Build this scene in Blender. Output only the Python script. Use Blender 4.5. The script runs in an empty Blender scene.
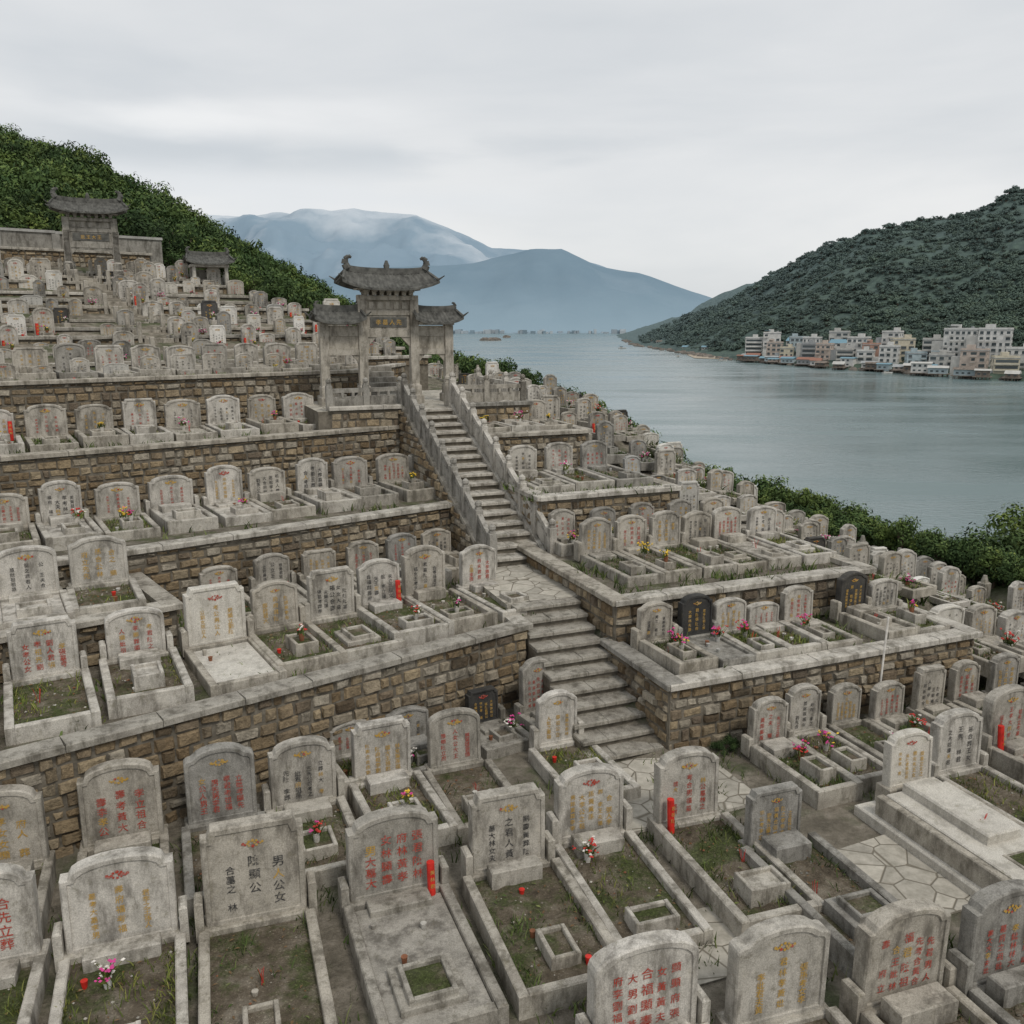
import bpy, math, random
from mathutils import Vector, noise, Matrix
R=random.Random(7)
sc=bpy.context.scene
PI=math.pi
# ------------------------------------------------------------ helpers
def interp(x,pts):
    if x<=pts[0][0]: return pts[0][1]
    for (a,b),(c,d) in zip(pts,pts[1:]):
        if x<=c: return b+(d-b)*(x-a)/(c-a)
    return pts[-1][1]
def ss(t):
    t=max(0,min(1,t)); return t*t*(3-2*t)
A1=math.radians(38); CU,SU=math.cos(A1),math.sin(A1)
A2=math.radians(22); CP,SP=math.cos(A2),math.sin(A2)
def UW(u,w): return (u*CU-w*SU, u*SU+w*CU)
def PQ(p,q): return (p*CP-q*SP, p*SP+q*CP)
def toUW(x,y): return (x*CU+y*SU, -x*SU+y*CU)
def toPQ(x,y): return (x*CP+y*SP, -x*SP+y*CP)

class NT:
    def __init__(s,name,rough=.9,spec=.3):
        s.m=bpy.data.materials.new(name); s.m.use_nodes=True
        s.n=s.m.node_tree.nodes; s.l=s.m.node_tree.links
        s.b=s.n['Principled BSDF']; s.b.inputs['Roughness'].default_value=rough
        s.b.inputs['Specular IOR Level'].default_value=spec
        s.geo=s.n.new('ShaderNodeNewGeometry')
    def pos(s,scale=(1,1,1)):
        mp=s.n.new('ShaderNodeMapping'); mp.inputs['Scale'].default_value=scale
        s.l.new(s.geo.outputs['Position'],mp.inputs['Vector']); return mp.outputs[0]
    def axis(s,i,a,b):
        x=s.n.new('ShaderNodeSeparateXYZ'); s.l.new(s.geo.outputs['Position'],x.inputs[0])
        m=s.n.new('ShaderNodeMapRange'); m.inputs[1].default_value=a; m.inputs[2].default_value=b; s.l.new(x.outputs[i],m.inputs[0]); return m.outputs[0]
    def noise(s,scale,detail=4,vec=None,rough=.55):
        t=s.n.new('ShaderNodeTexNoise'); t.inputs['Scale'].default_value=scale; t.inputs['Detail'].default_value=detail
        t.inputs['Roughness'].default_value=rough
        s.l.new(vec or s.geo.outputs['Position'],t.inputs['Vector']); return t.outputs['Fac']
    def vor(s,scale,feat='F1',vec=None,out='Distance'):
        t=s.n.new('ShaderNodeTexVoronoi'); t.feature=feat; t.inputs['Scale'].default_value=scale
        s.l.new(vec or s.geo.outputs['Position'],t.inputs['Vector']); return t.outputs[out]
    def ramp(s,f,pts):
        r=s.n.new('ShaderNodeValToRGB'); e=r.color_ramp.elements
        while len(e)<len(pts): e.new(.5)
        for el,(p,c) in zip(e,pts):
            el.position=p; el.color=(c,c,c,1) if isinstance(c,(int,float)) else (*c,1)
        s.l.new(f,r.inputs[0]); return r.outputs[0]
    def mix(s,f,a,b,mode='MIX'):
        m=s.n.new('ShaderNodeMix'); m.data_type='RGBA'; m.blend_type=mode
        for i,v in ((0,f),(6,a),(7,b)):
            if isinstance(v,(int,float)): m.inputs[i].default_value=v if i==0 else (v,v,v,1)
            elif isinstance(v,tuple): m.inputs[i].default_value=(*v,1)
            else: s.l.new(v,m.inputs[i])
        return m.outputs[2]
    def attr(s,name):
        a=s.n.new('ShaderNodeAttribute'); a.attribute_name=name; return a.outputs['Fac']
    def rnd(s): return s.n.new('ShaderNodeObjectInfo').outputs['Random']
    def col(s,c):
        if isinstance(c,tuple): s.b.inputs['Base Color'].default_value=(*c,1)
        else: s.l.new(c,s.b.inputs['Base Color'])
    def bump(s,h,strength=.5,dist=.02):
        b=s.n.new('ShaderNodeBump'); b.inputs['Strength'].default_value=strength; b.inputs['Distance'].default_value=dist
        s.l.new(h,b.inputs['Height']); s.l.new(b.outputs[0],s.b.inputs['Normal'])

def stone(name,light,dark,stain,amt=.7,lo=.50):
    t=NT(name,.88,.25)
    a=t.ramp(t.noise(3.2,7,None,.65),[(.34,dark),(.58,light)])
    sp=t.ramp(t.noise(85,2),[(.35,.78),(.65,1.12)])
    c=t.mix(1,a,sp,'MULTIPLY')
    st=t.ramp(t.noise(1.7,8,t.pos((2.6,2.6,.8)),.72),[(lo,0),(lo+.15,amt)])
    c=t.mix(st,c,stain)
    li=t.ramp(t.noise(11,6,None,.75),[(.55,0),(.68,.6)])
    c=t.mix(li,c,(stain[0]*1.2,stain[1]*1.2,stain[2]))
    pale=t.ramp(t.noise(5,5,None,.7),[(.56,0),(.70,.4)])
    c=t.mix(pale,c,(light[0]*1.18,light[1]*1.17,light[2]*1.13))
    rv=t.ramp(t.rnd(),[(0,(.64,.64,.63)),(.3,(.90,.86,.79)),(.7,(1.02,1.0,.96)),(1,(1.2,1.18,1.15))])
    c=t.mix(1,c,rv,'MULTIPLY'); t.col(c)
    t.bump(t.noise(38,6,None,.65),.5,.013); return t.m
M={}
M['stone']=stone('granite_stone',(.50,.478,.44),(.34,.325,.295),(.13,.12,.105),.8,.475)
M['white']=stone('pale_marble',(.64,.63,.60),(.53,.515,.49),(.24,.23,.205),.5)
M['black']=stone('dark_granite',(.075,.073,.07),(.04,.04,.04),(.13,.12,.11),.3)
M['kerb']=stone('weathered_concrete',(.48,.458,.415),(.31,.29,.26),(.12,.11,.09),.8,.475)
def soil(name,cols,grass,th=.5):
    t=NT(name,.97,.1)
    c=t.ramp(t.noise(3.5,8,None,.7),[(.3,cols[0]),(.5,cols[1]),(.68,cols[2])])
    g=t.ramp(t.noise(1.4,7,None,.7),[(th,0),(th+.1,grass)])
    gc=t.ramp(t.noise(34,3),[(.3,(.035,.05,.014)),(.7,(.115,.155,.045))])
    c=t.mix(g,c,gc); 
    sp=t.ramp(t.vor(34),[(.1,1.45),(.35,.88)]); c=t.mix(1,c,sp,'MULTIPLY')
    t.col(c); t.bump(t.noise(25,6,None,.7),1,.06); return t.m
M['soil']=soil('plot_soil',[(.085,.068,.048),(.20,.165,.12),(.36,.315,.25)],.8,.47)
M['ground']=soil('cemetery_ground',[(.10,.088,.068),(.21,.185,.145),(.36,.325,.265)],.6,.52)
def flag():
    t=NT('flagstone_paving',.9,.2)
    v=t.pos((1,1,.0))
    e=t.vor(3.0,'DISTANCE_TO_EDGE',v); cc=t.vor(3.0,'F1',v,'Color')
    base=t.ramp(t.noise(7,7,None,.7),[(.3,(.28,.26,.215)),(.7,(.52,.48,.41))])
    base=t.mix(1,base,t.ramp(cc,[(.1,.8),(.9,1.15)]),'MULTIPLY')
    k=t.ramp(e,[(.006,0),(.035,1)])
    t.col(t.mix(k,(.17,.15,.115),base)); t.bump(k,.5,.02); return t.m
M['flag']=flag()
def blockm():
    t=NT('rubble_stone_block',.92,.2)
    r=t.attr('rnd')
    c=t.ramp(r,[(0,(.12,.09,.06)),(.15,(.25,.18,.105)),(.35,(.38,.29,.18)),(.5,(.19,.15,.11)),(.65,(.44,.345,.22)),(.85,(.36,.32,.255)),(1,(.50,.44,.345))])
    n=t.ramp(t.noise(14,6,None,.7),[(.3,.55),(.65,1.2)])
    c=t.mix(1,c,n,'MULTIPLY')
    st=t.ramp(t.noise(1.3,6,t.pos((2,2,.7)),.7),[(.5,0),(.7,.6)])
    c=t.mix(st,c,(.09,.08,.06)); t.col(c); t.bump(t.noise(22,6,None,.7),1,.05); return t.m
M['block']=blockm()
t=NT('mortar',.95,.1); t.col(t.ramp(t.noise(8,5),[(.3,(.10,.088,.07)),(.7,(.22,.195,.155))])); t.bump(t.noise(30,4),.5,.02); M['mortar']=t.m
def plain(name,c,rough=.7,var=.25,scale=12):
    t=NT(name,rough,.3)
    t.col(t.mix(1,t.ramp(t.noise(scale,4),[(.3,1-var),(.7,1+var)]),c,'MULTIPLY')); return t.m
def paint(name,c):
    t=NT(name,.8,.2); t.col(t.mix(t.ramp(t.noise(26,5,None,.7),[(.46,0),(.70,.65)]),c,(.36,.33,.29))); return t.m
M['gold']=paint('gold_paint',(.47,.28,.05))
M['red']=paint('faded_red_paint',(.39,.05,.03))
M['blackp']=paint('black_paint',(.035,.035,.035))
M['redc']=plain('red_candle',(.58,.03,.02),.5)
M['pink']=plain('pink_petals',(.62,.07,.28)); M['yel']=plain('yellow_petals',(.72,.48,.05)); M['wht']=plain('white_petals',(.72,.68,.62)); M['redf']=plain('red_petals',(.52,.05,.04))
M['tile']=plain('grey_roof_tile',(.10,.098,.088),.8,.5,7); M['clay']=plain('clay_pot',(.22,.09,.045)); M['litter']=plain('leaf_litter',(.16,.10,.05),.9,.5,5)
def leaf(name,a,b,c3,far=False):
    t=NT(name,.8,.2)
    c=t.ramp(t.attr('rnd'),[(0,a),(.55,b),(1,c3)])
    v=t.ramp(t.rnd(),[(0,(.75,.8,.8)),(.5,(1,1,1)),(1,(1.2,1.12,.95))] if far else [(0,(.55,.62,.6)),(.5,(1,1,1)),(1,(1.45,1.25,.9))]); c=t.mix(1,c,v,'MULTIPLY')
    c=t.mix(1,c,t.ramp(t.noise(.012 if far else .25,4),[(.35,.65),(.65,1.25)]),'MULTIPLY')
    if far: c=t.mix(t.ramp(t.axis(1,350,1400),[(0,.18),(.5,.5),(1,.8)]),c,(.15,.20,.21))  # distance haze painted into the leaf colour, stronger farther out
    t.col(c); return t.m
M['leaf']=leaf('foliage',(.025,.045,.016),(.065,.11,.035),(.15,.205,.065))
M['leafh']=leaf('hazy_distant_foliage',(.05,.078,.05),(.085,.125,.075),(.125,.17,.095),True)
M['grass']=leaf('grass_blades',(.045,.065,.02),(.10,.145,.04),(.22,.24,.09))
M['bark']=plain('bark',(.10,.075,.055),.9,.4)

class MB:
    def __init__(s): s.v=[]; s.f=[]; s.m=[]; s.r=[]; s.slots=[]
    def slot(s,k):
        if k not in s.slots: s.slots.append(k)
        return s.slots.index(k)
    def add(s,vs,fs,mat,r=None):
        o=len(s.v); s.v+=vs; i=s.slot(mat)
        if r is None: r=R.random()
        for f in fs: s.f.append([a+o for a in f]); s.m.append(i); s.r.append(r)
    def box(s,x0,x1,y0,y1,z0,z1,mat,ch=0,tf=None):
        if ch:
            j=lambda:R.uniform(-.004,.004)
            vs=[(x0,y0,z0),(x1,y0,z0),(x1,y1,z0),(x0,y1,z0),(x0,y0,z1-ch),(x1,y0,z1-ch),(x1,y1,z1-ch),(x0,y1,z1-ch),
                (x0+ch+j(),y0+ch,z1+j()),(x1-ch+j(),y0+ch,z1+j()),(x1-ch+j(),y1-ch,z1+j()),(x0+ch+j(),y1-ch,z1+j())]
            fs=[(3,2,1,0)]+[(i,(i+1)%4,4+(i+1)%4,4+i) for i in range(4)]+[(4+i,4+(i+1)%4,8+(i+1)%4,8+i) for i in range(4)]+[(8,9,10,11)]
        else:
            vs=[(x0,y0,z0),(x1,y0,z0),(x1,y1,z0),(x0,y1,z0),(x0,y0,z1),(x1,y0,z1),(x1,y1,z1),(x0,y1,z1)]
            fs=[(3,2,1,0),(4,5,6,7)]+[(i,(i+1)%4,4+(i+1)%4,4+i) for i in range(4)]
        if tf: vs=[tf(*v) for v in vs]
        s.add(vs,fs,mat)
    def loops(s,loops,mat,cap0=True,cap1=True):
        n=len(loops[0]); vs=[p for l in loops for p in l]; fs=[]
        for k in range(len(loops)-1):
            for i in range(n):
                j=(i+1)%n; fs.append((k*n+i,k*n+j,(k+1)*n+j,(k+1)*n+i))
        if cap0: fs.append(tuple(reversed(range(n))))
        if cap1: fs.append(tuple(range((len(loops)-1)*n,len(loops)*n)))
        s.add(vs,fs,mat)
    def cyl(s,x,y,z0,z1,r0,r1,mat,n=8,lean=(0,0)):
        s.loops([[(x+r0*math.cos(2*PI*i/n),y+r0*math.sin(2*PI*i/n),z0) for i in range(n)],
                 [(x+lean[0]+r1*math.cos(2*PI*i/n),y+lean[1]+r1*math.sin(2*PI*i/n),z1) for i in range(n)]],mat)
    def limb(s,a,b,ra,rb,mat,n=6):
        a=Vector(a);b=Vector(b);d=(b-a).normalized();x=d.orthogonal().normalized();y=d.cross(x)
        s.loops([[tuple(c+r*(x*math.cos(2*PI*i/n)+y*math.sin(2*PI*i/n))) for i in range(n)] for c,r in((a,ra),(b,rb))],mat)
    def blob(s,x,y,z,r,mat):
        vs=[(x+r,y,z),(x-r,y,z),(x,y+r,z),(x,y-r,z),(x,y,z+r*.8),(x,y,z-r*.8)]
        s.add(vs,[(0,2,4),(2,1,4),(1,3,4),(3,0,4),(2,0,5),(1,2,5),(3,1,5),(0,3,5)],mat)
    def blade(s,x,y,z,h,w,mat,spread=.5):
        a=R.uniform(0,2*PI); dx,dy=math.cos(a)*w,math.sin(a)*w; lx,ly=R.uniform(-spread,spread)*h,R.uniform(-spread,spread)*h
        s.add([(x-dx,y-dy,z),(x+dx,y+dy,z),(x+dx*.7+lx*.4,y+dy*.7+ly*.4,z+h*.6),(x-dx*.7+lx*.4,y-dy*.7+ly*.4,z+h*.6),(x+lx,y+ly,z+h)],[(0,1,2,3),(3,2,4)],mat)
    def mesh(s,name):
        me=bpy.data.meshes.new(name); me.from_pydata(s.v,[],s.f)
        for k in s.slots: me.materials.append(M[k])
        me.polygons.foreach_set('material_index',s.m)
        a=me.attributes.new('rnd','FLOAT','FACE'); a.data.foreach_set('value',s.r)
        me.update(); return me
    def obj(s,name,loc=(0,0,0),rz=0,parent=None):
        return place(s.mesh(name),name,loc,rz,parent)
def place(me,name,loc=(0,0,0),rz=0,parent=None,sc_=1):
    o=bpy.data.objects.new(name,me); sc.collection.objects.link(o); o.location=loc; o.rotation_euler=(0,0,rz)
    o.scale=(sc_,sc_,sc_) if not isinstance(sc_,tuple) else sc_
    if parent: o.parent=parent
    return o
def empty(name,loc=(0,0,0),rz=0):
    o=bpy.data.objects.new(name,None); sc.collection.objects.link(o); o.location=loc; o.rotation_euler=(0,0,rz); return o

# ------------------------------------------------------------ glyphs
GL={}
CH="顯考妣之墓公陳李黃林府君夫人福壽先祖劉張王大合葬立孝男女孫"
def build_glyphs():
    for c in CH:
        cu=bpy.data.curves.new('g','FONT'); cu.body=c; cu.resolution_u=2; cu.size=1; cu.offset=.006
        o=bpy.data.objects.new('g',cu); sc.collection.objects.link(o)
        dg=bpy.context.evaluated_depsgraph_get(); me=o.evaluated_get(dg).to_mesh()
        vs=[tuple(v.co) for v in me.vertices]; fs=[tuple(p.vertices) for p in me.polygons]
        if vs:
            xs=[v[0] for v in vs]; ys=[v[1] for v in vs]; cx=(min(xs)+max(xs))/2; cy=(min(ys)+max(ys))/2; k=1/max(max(xs)-min(xs),max(ys)-min(ys),.1)
            GL[c]=([((v[0]-cx)*k,(v[1]-cy)*k) for v in vs],fs)
        bpy.data.objects.remove(o); bpy.data.curves.remove(cu)
build_glyphs()
GK=list(GL)
def glyph(mb,x,z,size,y,mat):
    vs,fs=GL[R.choice(GK)]
    yy=y if callable(y) else (lambda z:y)
    mb.add([(x+a*size,yy(z+b*size),z+b*size) for a,b in vs],fs,mat)

# ------------------------------------------------------------ graves
def profile(w,h,style):
    pts=[(-w/2,0)]
    if style==0:
        hs=h*.84; pts+=[(-w/2,hs),(-w*.43,hs)]
        for i in range(11): 
            a=PI*(1-i/10); pts.append((math.cos(a)*w*.42,hs+h*.02+math.sin(a)*(h*.14)))
        pts+=[(w*.43,hs),(w/2,hs)]
    elif style==1:
        hs=h*.8
        for i in range(13):
            a=PI*(1-i/12); pts.append((math.cos(a)*w*.5,hs+math.sin(a)*h*.2))
    elif style==2:
        pts+=[(-w/2,h*.9),(-w*.44,h*.9),(-w*.40,h),(w*.40,h),(w*.44,h*.9),(w/2,h*.9)]
    else:
        hs=h*.82
        for i in range(5): a=PI*(1-i/8); pts.append((-w*.40+math.cos(a)*w*.10,hs+math.sin(a)*h*.06))
        for i in range(1,10): a=PI*(1-i/10); pts.append((math.cos(a)*w*.38,hs+h*.04+math.sin(a)*h*.14))
        for i in range(5): a=PI*(.5-i/8); pts.append((w*.40+math.cos(a)*w*.10,hs+math.sin(a)*h*.06))
    pts.append((w/2,0)); return pts
def flowers(mb,x,y,z,n=14,s=.13,kind=None):
    mb.cyl(x,y,z,z+.12,.03,.045,R.choice(['clay','white','stone']))
    k=kind or R.choice([('pink','yel'),('yel','yel'),('redf','pink'),('wht','pink'),('redf','wht')])
    for i in range(n):
        fx,fy,fz=x+R.gauss(0,s*.5),y+R.gauss(0,s*.5),z+.15+R.uniform(0,s*1.1)
        mb.limb((x,y,z+.1),(fx,fy,fz),.004,.003,'grass',3); m=R.choice(k)
        for q in range(4): mb.blob(fx+R.gauss(0,.011),fy+R.gauss(0,.011),fz+R.gauss(0,.007),R.uniform(.010,.020),m)
    for i in range(int(n*1.5)): mb.blade(x+R.gauss(0,.03),y+R.gauss(0,.03),z+.1,R.uniform(.08,.18),.013,'grass',.8)
def grave(w=.9,h=1.0,L=1.9,style=None,st='stone',text=True,tc=None,detail=2,lid=None,pw=None,ks=None,red=None,fl=None,tier=False,small=False):
    mb=MB()
    if style is None: style=R.choice([0,0,0,1,3,3,2])
    T=.17 if w>.75 else .14; pr=profile(w,h,style); cz=h*.47
    kh=R.uniform(.16,.27) if ks is None else ks
    zb=min(kh,.22)*.5+.06; lean=R.uniform(-.025,.05)
    if tier: zb=kh
    def lp(sc_,y,sz=None): return [(p[0]*sc_,y+lean*p[1],zb+cz+(p[1]-cz)*(sz or sc_)) for p in pr]
    mb.loops([lp(.97,T/2),lp(1,T/2-.015),lp(1,-T/2+.015),lp(.975,-T/2),lp(.88,-T/2,.89),lp(.87,-T/2+.018,.88)],st)
    mb.box(-w*.55,w*.55,-T*.85,T*.85,-.1,zb+.02,'kerb',.015)
    if R.random()<.5 and detail>1:
        hh=h*R.uniform(.22,.4)
        for sx in(-1,1):
            a=sx*w*.515; mb.box(min(a,a+sx*.08),max(a,a+sx*.08),-T*.8,T*.5,zb-.1,zb+hh,'kerb',.02)
    yf=lambda z:-T/2+.010+lean*(z-zb)
    if text and detail>0:
        tc=tc or R.choice(['red','red','blackp','gold','blackp'])
        if R.random()<.7:
            ez=zb+h*.80; es=.036 if w>.7 else .026; em='gold' if tc!='gold' or R.random()<.6 else 'red'
            for i in range(13):
                a=i*2*PI/8; rr=(es if i<8 else (es*.35 if i==8 else es*2.2)); 
                x0=math.cos(a)*rr*1.4; z0=ez+math.sin(a)*rr*.85; 
                if i>8: x0=(-1 if i%2 else 1)*es*(2.0+.55*((i-9)//2)); z0=ez-es*.25+.012*((i-9)//2)
                n=6; q=R.uniform(.30,.52)
                mb.add([(x0+es*q*math.cos(2*PI*k/n),yf(z0)-.002,z0+es*q*math.sin(2*PI*k/n)) for k in range(n)],[tuple(range(n))],em if R.random()<.85 else 'red')
            top=zb+h*.69
        else: top=zb+h*.78
        if detail==1: nc=R.choice([3,3,4]);nr=R.choice([3,4,4])
        else: nc=R.choice([3,3,4,4,5]); nr=R.choice([4,5,5])
        bot=zb+h*.12
        xs=[(i-(nc-1)/2)*w*.70/nc for i in range(nc)]
        for i,x in enumerate(xs):
            cen=(nc%2==1 and i==nc//2)
            n=nr if cen else nr+R.choice([0,0,1]); gs=min((top-bot)/n*.76,w*.60/nc*(.95 if cen else .78))*(.72 if small else 1)
            off=0 if cen else R.uniform(0,.14)*h
            for k in range(n):
                if R.random()<.04: continue
                z=top-off-(k+.5)*(top-off-bot)/n
                glyph(mb,x,z,gs,yf,tc if R.random()<.93 else 'gold')
    W=pw or max(w*1.14,.9); k=.10
    y0=-T*.85-.003
    mb.box(-W/2,-W/2+k,-L,y0,-.1,kh,'kerb',.012); mb.box(W/2-k,W/2,-L,y0,-.1,kh+R.uniform(-.01,.01),'kerb',.012)
    mb.box(-W/2+k+.002,W/2-k-.002,-L+.002,-L+k,-.1,kh-.008,'kerb',.012)
    if lid is None: lid=R.random()<.22
    sz=kh*.75 if lid else kh*.55
    if tier:
        mb.box(-W/2-.08,W/2+.08,-L-.08,T,-.1,kh*.35,'white',.015)
        mb.box(-W/2+k+.003,W/2-k-.003,-L+k+.003,y0-.05,-.05,kh+.02,'white',.012); mb.box(-w*.36,w*.36,-L*.62,y0-.06,kh,kh+.14,'white',.02); sz=kh+.02
    elif lid: mb.box(-W/2+k+.003,W/2-k-.003,-L+k+.003,y0-.05,-.05,kh*.75,R.choice(['kerb',st if st!='black' else 'kerb']),.01)
    else:
        nx,ny=(9,16) if detail==2 else (4,5); vs=[]
        ox=R.uniform(0,99)
        for b in range(ny+1):
            for a in range(nx+1):
                ed=(a in(0,nx) or b in(0,ny)); zz=sz+(0 if ed else noise.noise(Vector((a*.9+ox,b*.7,0)))*.035+.008)
                vs.append((-W/2+k+(W-2*k)*a/nx,-L+k+(y0+L-k)*b/ny,zz))
        mb.add(vs,[(b*(nx+1)+a,b*(nx+1)+a+1,(b+1)*(nx+1)+a+1,(b+1)*(nx+1)+a) for b in range(ny) for a in range(nx)],'soil')
    if detail>0:
        q=R.random()
        if q<.88:
            bw=R.uniform(.15,.24) if W>.8 else R.uniform(.11,.15); yb=-L+k+R.uniform(.04,.3); hh=kh+R.uniform(.03,.12); e=.045; bl=min(R.uniform(.28,.48),L*.35); bx=R.uniform(-.06,.06)
            mb.box(bx-bw,bx-bw+e,yb,yb+bl,0,hh,'kerb',.008); mb.box(bx+bw-e,bx+bw,yb,yb+bl,0,hh-.005,'kerb',.008)
            mb.box(bx-bw+e+.001,bx+bw-e-.001,yb+.001,yb+e,0,hh-.01,'kerb',.008); mb.box(bx-bw+e+.001,bx+bw-e-.001,yb+bl-e,yb+bl-.001,0,hh-.006,'kerb',.008)
            zi=max(hh-.05,kh+.03) if tier else hh-.05
            mb.add([(bx-bw+e,yb+e,zi),(bx+bw-e,yb+e,zi),(bx+bw-e,yb+bl-e,zi),(bx-bw+e,yb+bl-e,zi)],[(0,1,2,3)],R.choice(['soil','soil','kerb']))
            if R.random()<.3: flowers(mb,bx,yb+bl*.5,zi-.01,9,.08)
            if R.random()<.35 and L>1.6 and not tier: mb.box(bx-bw-.08,bx+bw+.08,yb-.03,yb+bl+.08,0,hh-.07,'kerb',.01)
        if R.random()<.55 and not tier: mb.box(-w*.34,w*.34,-T*.85-R.uniform(.18,.32),-T*.85-.004,0,kh+R.uniform(.0,.10),R.choice(['kerb',st if st!='black' else 'kerb']),.012)
        if (fl or (fl is None and R.random()<.27)) and not tier: flowers(mb,R.uniform(-.25,.25)*W,R.uniform(-.6,-.35),sz,16,.13)
        if red or (red is None and R.random()<.03):
            x=R.choice([-1,1])*w*.38; mb.cyl(x,-T/2-.12,kh*.5,kh+.30,.042,.042,'redc',10,(0,.04))
            for gg in range(3): glyph(mb,x,kh+.06+gg*.08,.05,-T/2-.155,'gold')
        for i in range(R.randint(0,3)):
            mb.cyl(R.uniform(-.3,.3)*W,R.uniform(-L+.3,-.4),sz,sz+R.uniform(.04,.09),.022,.033,R.choice(['clay','white','redc','stone']))
        if R.random()<.3:
            ix,iy=R.uniform(-.2,.2),-L*.5
            for i in range(5): mb.limb((ix+R.gauss(0,.015),iy,sz),(ix+R.gauss(0,.03),iy+R.gauss(0,.02),sz+R.uniform(.12,.2)),.003,.003,'redf',3)
    if not lid:
        n=[12,90,R.choice([120,300,600])][detail]
        for c in range(max(1,n//14)):
            gx,gy=R.uniform(-W/2+.16,W/2-.16),R.uniform(-L+.15,-.25)
            if R.random()<.4: gx=R.choice([-1,1])*(W/2-k-.02)
            for i in range(14 if n>=14 else n):
                mb.blade(max(-W/2+k,min(W/2-k,gx+R.gauss(0,.07))),max(-L+k,min(y0,gy+R.gauss(0,.11))),sz,R.uniform(.03,.12),.007 if detail==2 else .013,'grass',.9)
        if detail>0:
          for i in range(40):
            mb.blob(R.uniform(-W/2+.12,W/2-.12),R.uniform(-L+.15,-.25),sz+.012,R.uniform(.006,.02),R.choice(['kerb','clay','mortar','stone','litter','kerb']))
          for i in range(40):
            x,y=R.uniform(-W/2,W/2)*.85,R.uniform(-L+.12,-.2); a=R.uniform(0,6.3); l=R.uniform(.015,.035); z=sz+R.uniform(.02,.04)
            mb.add([(x+l*math.cos(a),y+l*math.sin(a),z),(x-l*.4*math.sin(a),y+l*.4*math.cos(a),z+.01),(x-l*math.cos(a),y-l*math.sin(a),z),(x+l*.4*math.sin(a),y-l*.4*math.cos(a),z+.004)],[(0,1,2,3)],R.choice(['litter','litter','grass']))
    return mb
HF=1.0
def G(x,y,z,ang=21,**kw):
    if 'h' in kw: kw['h']*=HF
    return grave(**kw).obj('chinese_grave',(x,y,z),math.radians(ang+R.uniform(-2,2)))

g=G
HF=.86
for x,y,w,c in [(1.09,6.4,.95,'red'),(2.27,6.62,.9,'gold'),(3.42,6.85,.88,'red'),(4.45,7.1,.85,'red'),(5.6,7.6,.9,'red')]:
    g(x,y,0,18,w=w,h=1.05,tc=c,style=R.choice([0,1,3]))
r1=[(-4.95,7.25,1.0,1.1,0,'red',None),(-3.78,7.6,1.0,1.05,0,'gold',None),(-2.58,7.95,.98,1.2,2,'blackp',None),(-1.25,8.35,.95,1.08,0,'red',True),
    (-.05,8.8,.84,1.02,2,'blackp',None),(.9,9.45,.82,.98,0,'gold',None),(2.1,9.75,.8,1.02,0,'red',True),(3.0,9.25,.68,.78,2,'gold',None)]
for x,y,w,h,s,c,rd in r1: g(x,y,0,19.5,w=w,h=h,style=s,tc=c,red=rd,lid=abs(x+1.25)<.1,pw=1.12 if x<0 else 1.0,L=2.0,fl=True if abs(x+3.78)<.1 else None)
g(4.95,10.2,0,22,w=.66,h=.80,style=0,tc='gold',st='white',lid=True,pw=1.15,L=2.3,ks=.38,tier=True)
g(5.95,11.0,0,22,w=.76,h=.95,style=0,tc='blackp',L=2.1); g(7.0,11.7,0,23,w=.8,h=1.0,style=1,tc='red',L=2.1,red=True); g(8.3,12.1,0,23,w=.8,h=.95); g(9.5,12.6,0,23,w=.8,h=.95)
for x,y,w,c,s,h in [(-5.55,8.75,.82,'gold',0,1.1),(-4.5,9.3,.86,'red',0,1.12),(-3.5,9.75,.8,'red',3,1.08),(-2.6,10.1,.80,'blackp',0,1.0),(-1.72,10.75,.76,'gold',2,.92),(-.78,11.1,.72,'red',1,.9),(.63,11.75,.6,'gold',3,.9)]:
    g(x,y,0,22,w=w,h=h,tc=c,style=s,L=1.6,pw=.96,lid=False)
for x,y,w,h,st in [(-2.25,11.4,.62,.55,'stone'),(-1.5,11.8,.62,.6,'stone'),(-.45,12.45,.5,.6,'black'),(.38,12.75,.56,1.0,'stone')]:
    g(x,y,0,30,w=w,h=h,L=.9,pw=.8,st=st)
for i,(p,h) in enumerate([(7.75,.8),(8.45,.85),(9.25,.7),(10.0,.65),(10.8,.8),(11.6,.75),(12.5,.75),(13.4,.75),(14.3,.75)]):
    x,y=PQ(p,9.55+R.uniform(-.1,.1)); g(x,y,0,22,w=R.uniform(.48,.6),h=h,L=1.5,pw=.72)
for p in (10.9,11.9,12.9,13.9,14.9,15.9):
    x,y=PQ(p,6.3+R.uniform(-.1,.1)); g(x,y,-.02,22,w=.8,h=.9,detail=1)
HF=.8
for u,h,w in [(-1.6,1,.85),(-.4,1,.85),(.8,1.0,.85),(1.95,.95,.80),(3.1,.85,.76),(4.2,1.08,.84),(5.15,.9,.7),(6.05,.98,.74),(6.95,.95,.72),(7.85,1.05,.76),(8.95,.9,.7)]:
    x,y=UW(u,12.45+R.uniform(-.08,.08)); g(x,y,1.3,30,w=w,h=h,L=1.7,pw=1.0,st='white' if abs(u-4.2)<.1 else 'stone',lid=True if abs(u-4.2)<.1 else None)
for u in (5.0,5.95,6.85,7.75,8.6,9.4):
    x,y=UW(u,14.5); g(x,y,1.3,32,w=.62,h=R.uniform(.65,.78),L=1.3,pw=.8)
for u in (-2.4,-1.2,0,1.1,2.15,3.15):
    x,y=UW(u,14.5); g(x,y,1.9,30,w=.82,h=.92,L=1.4,pw=.98)
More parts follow.
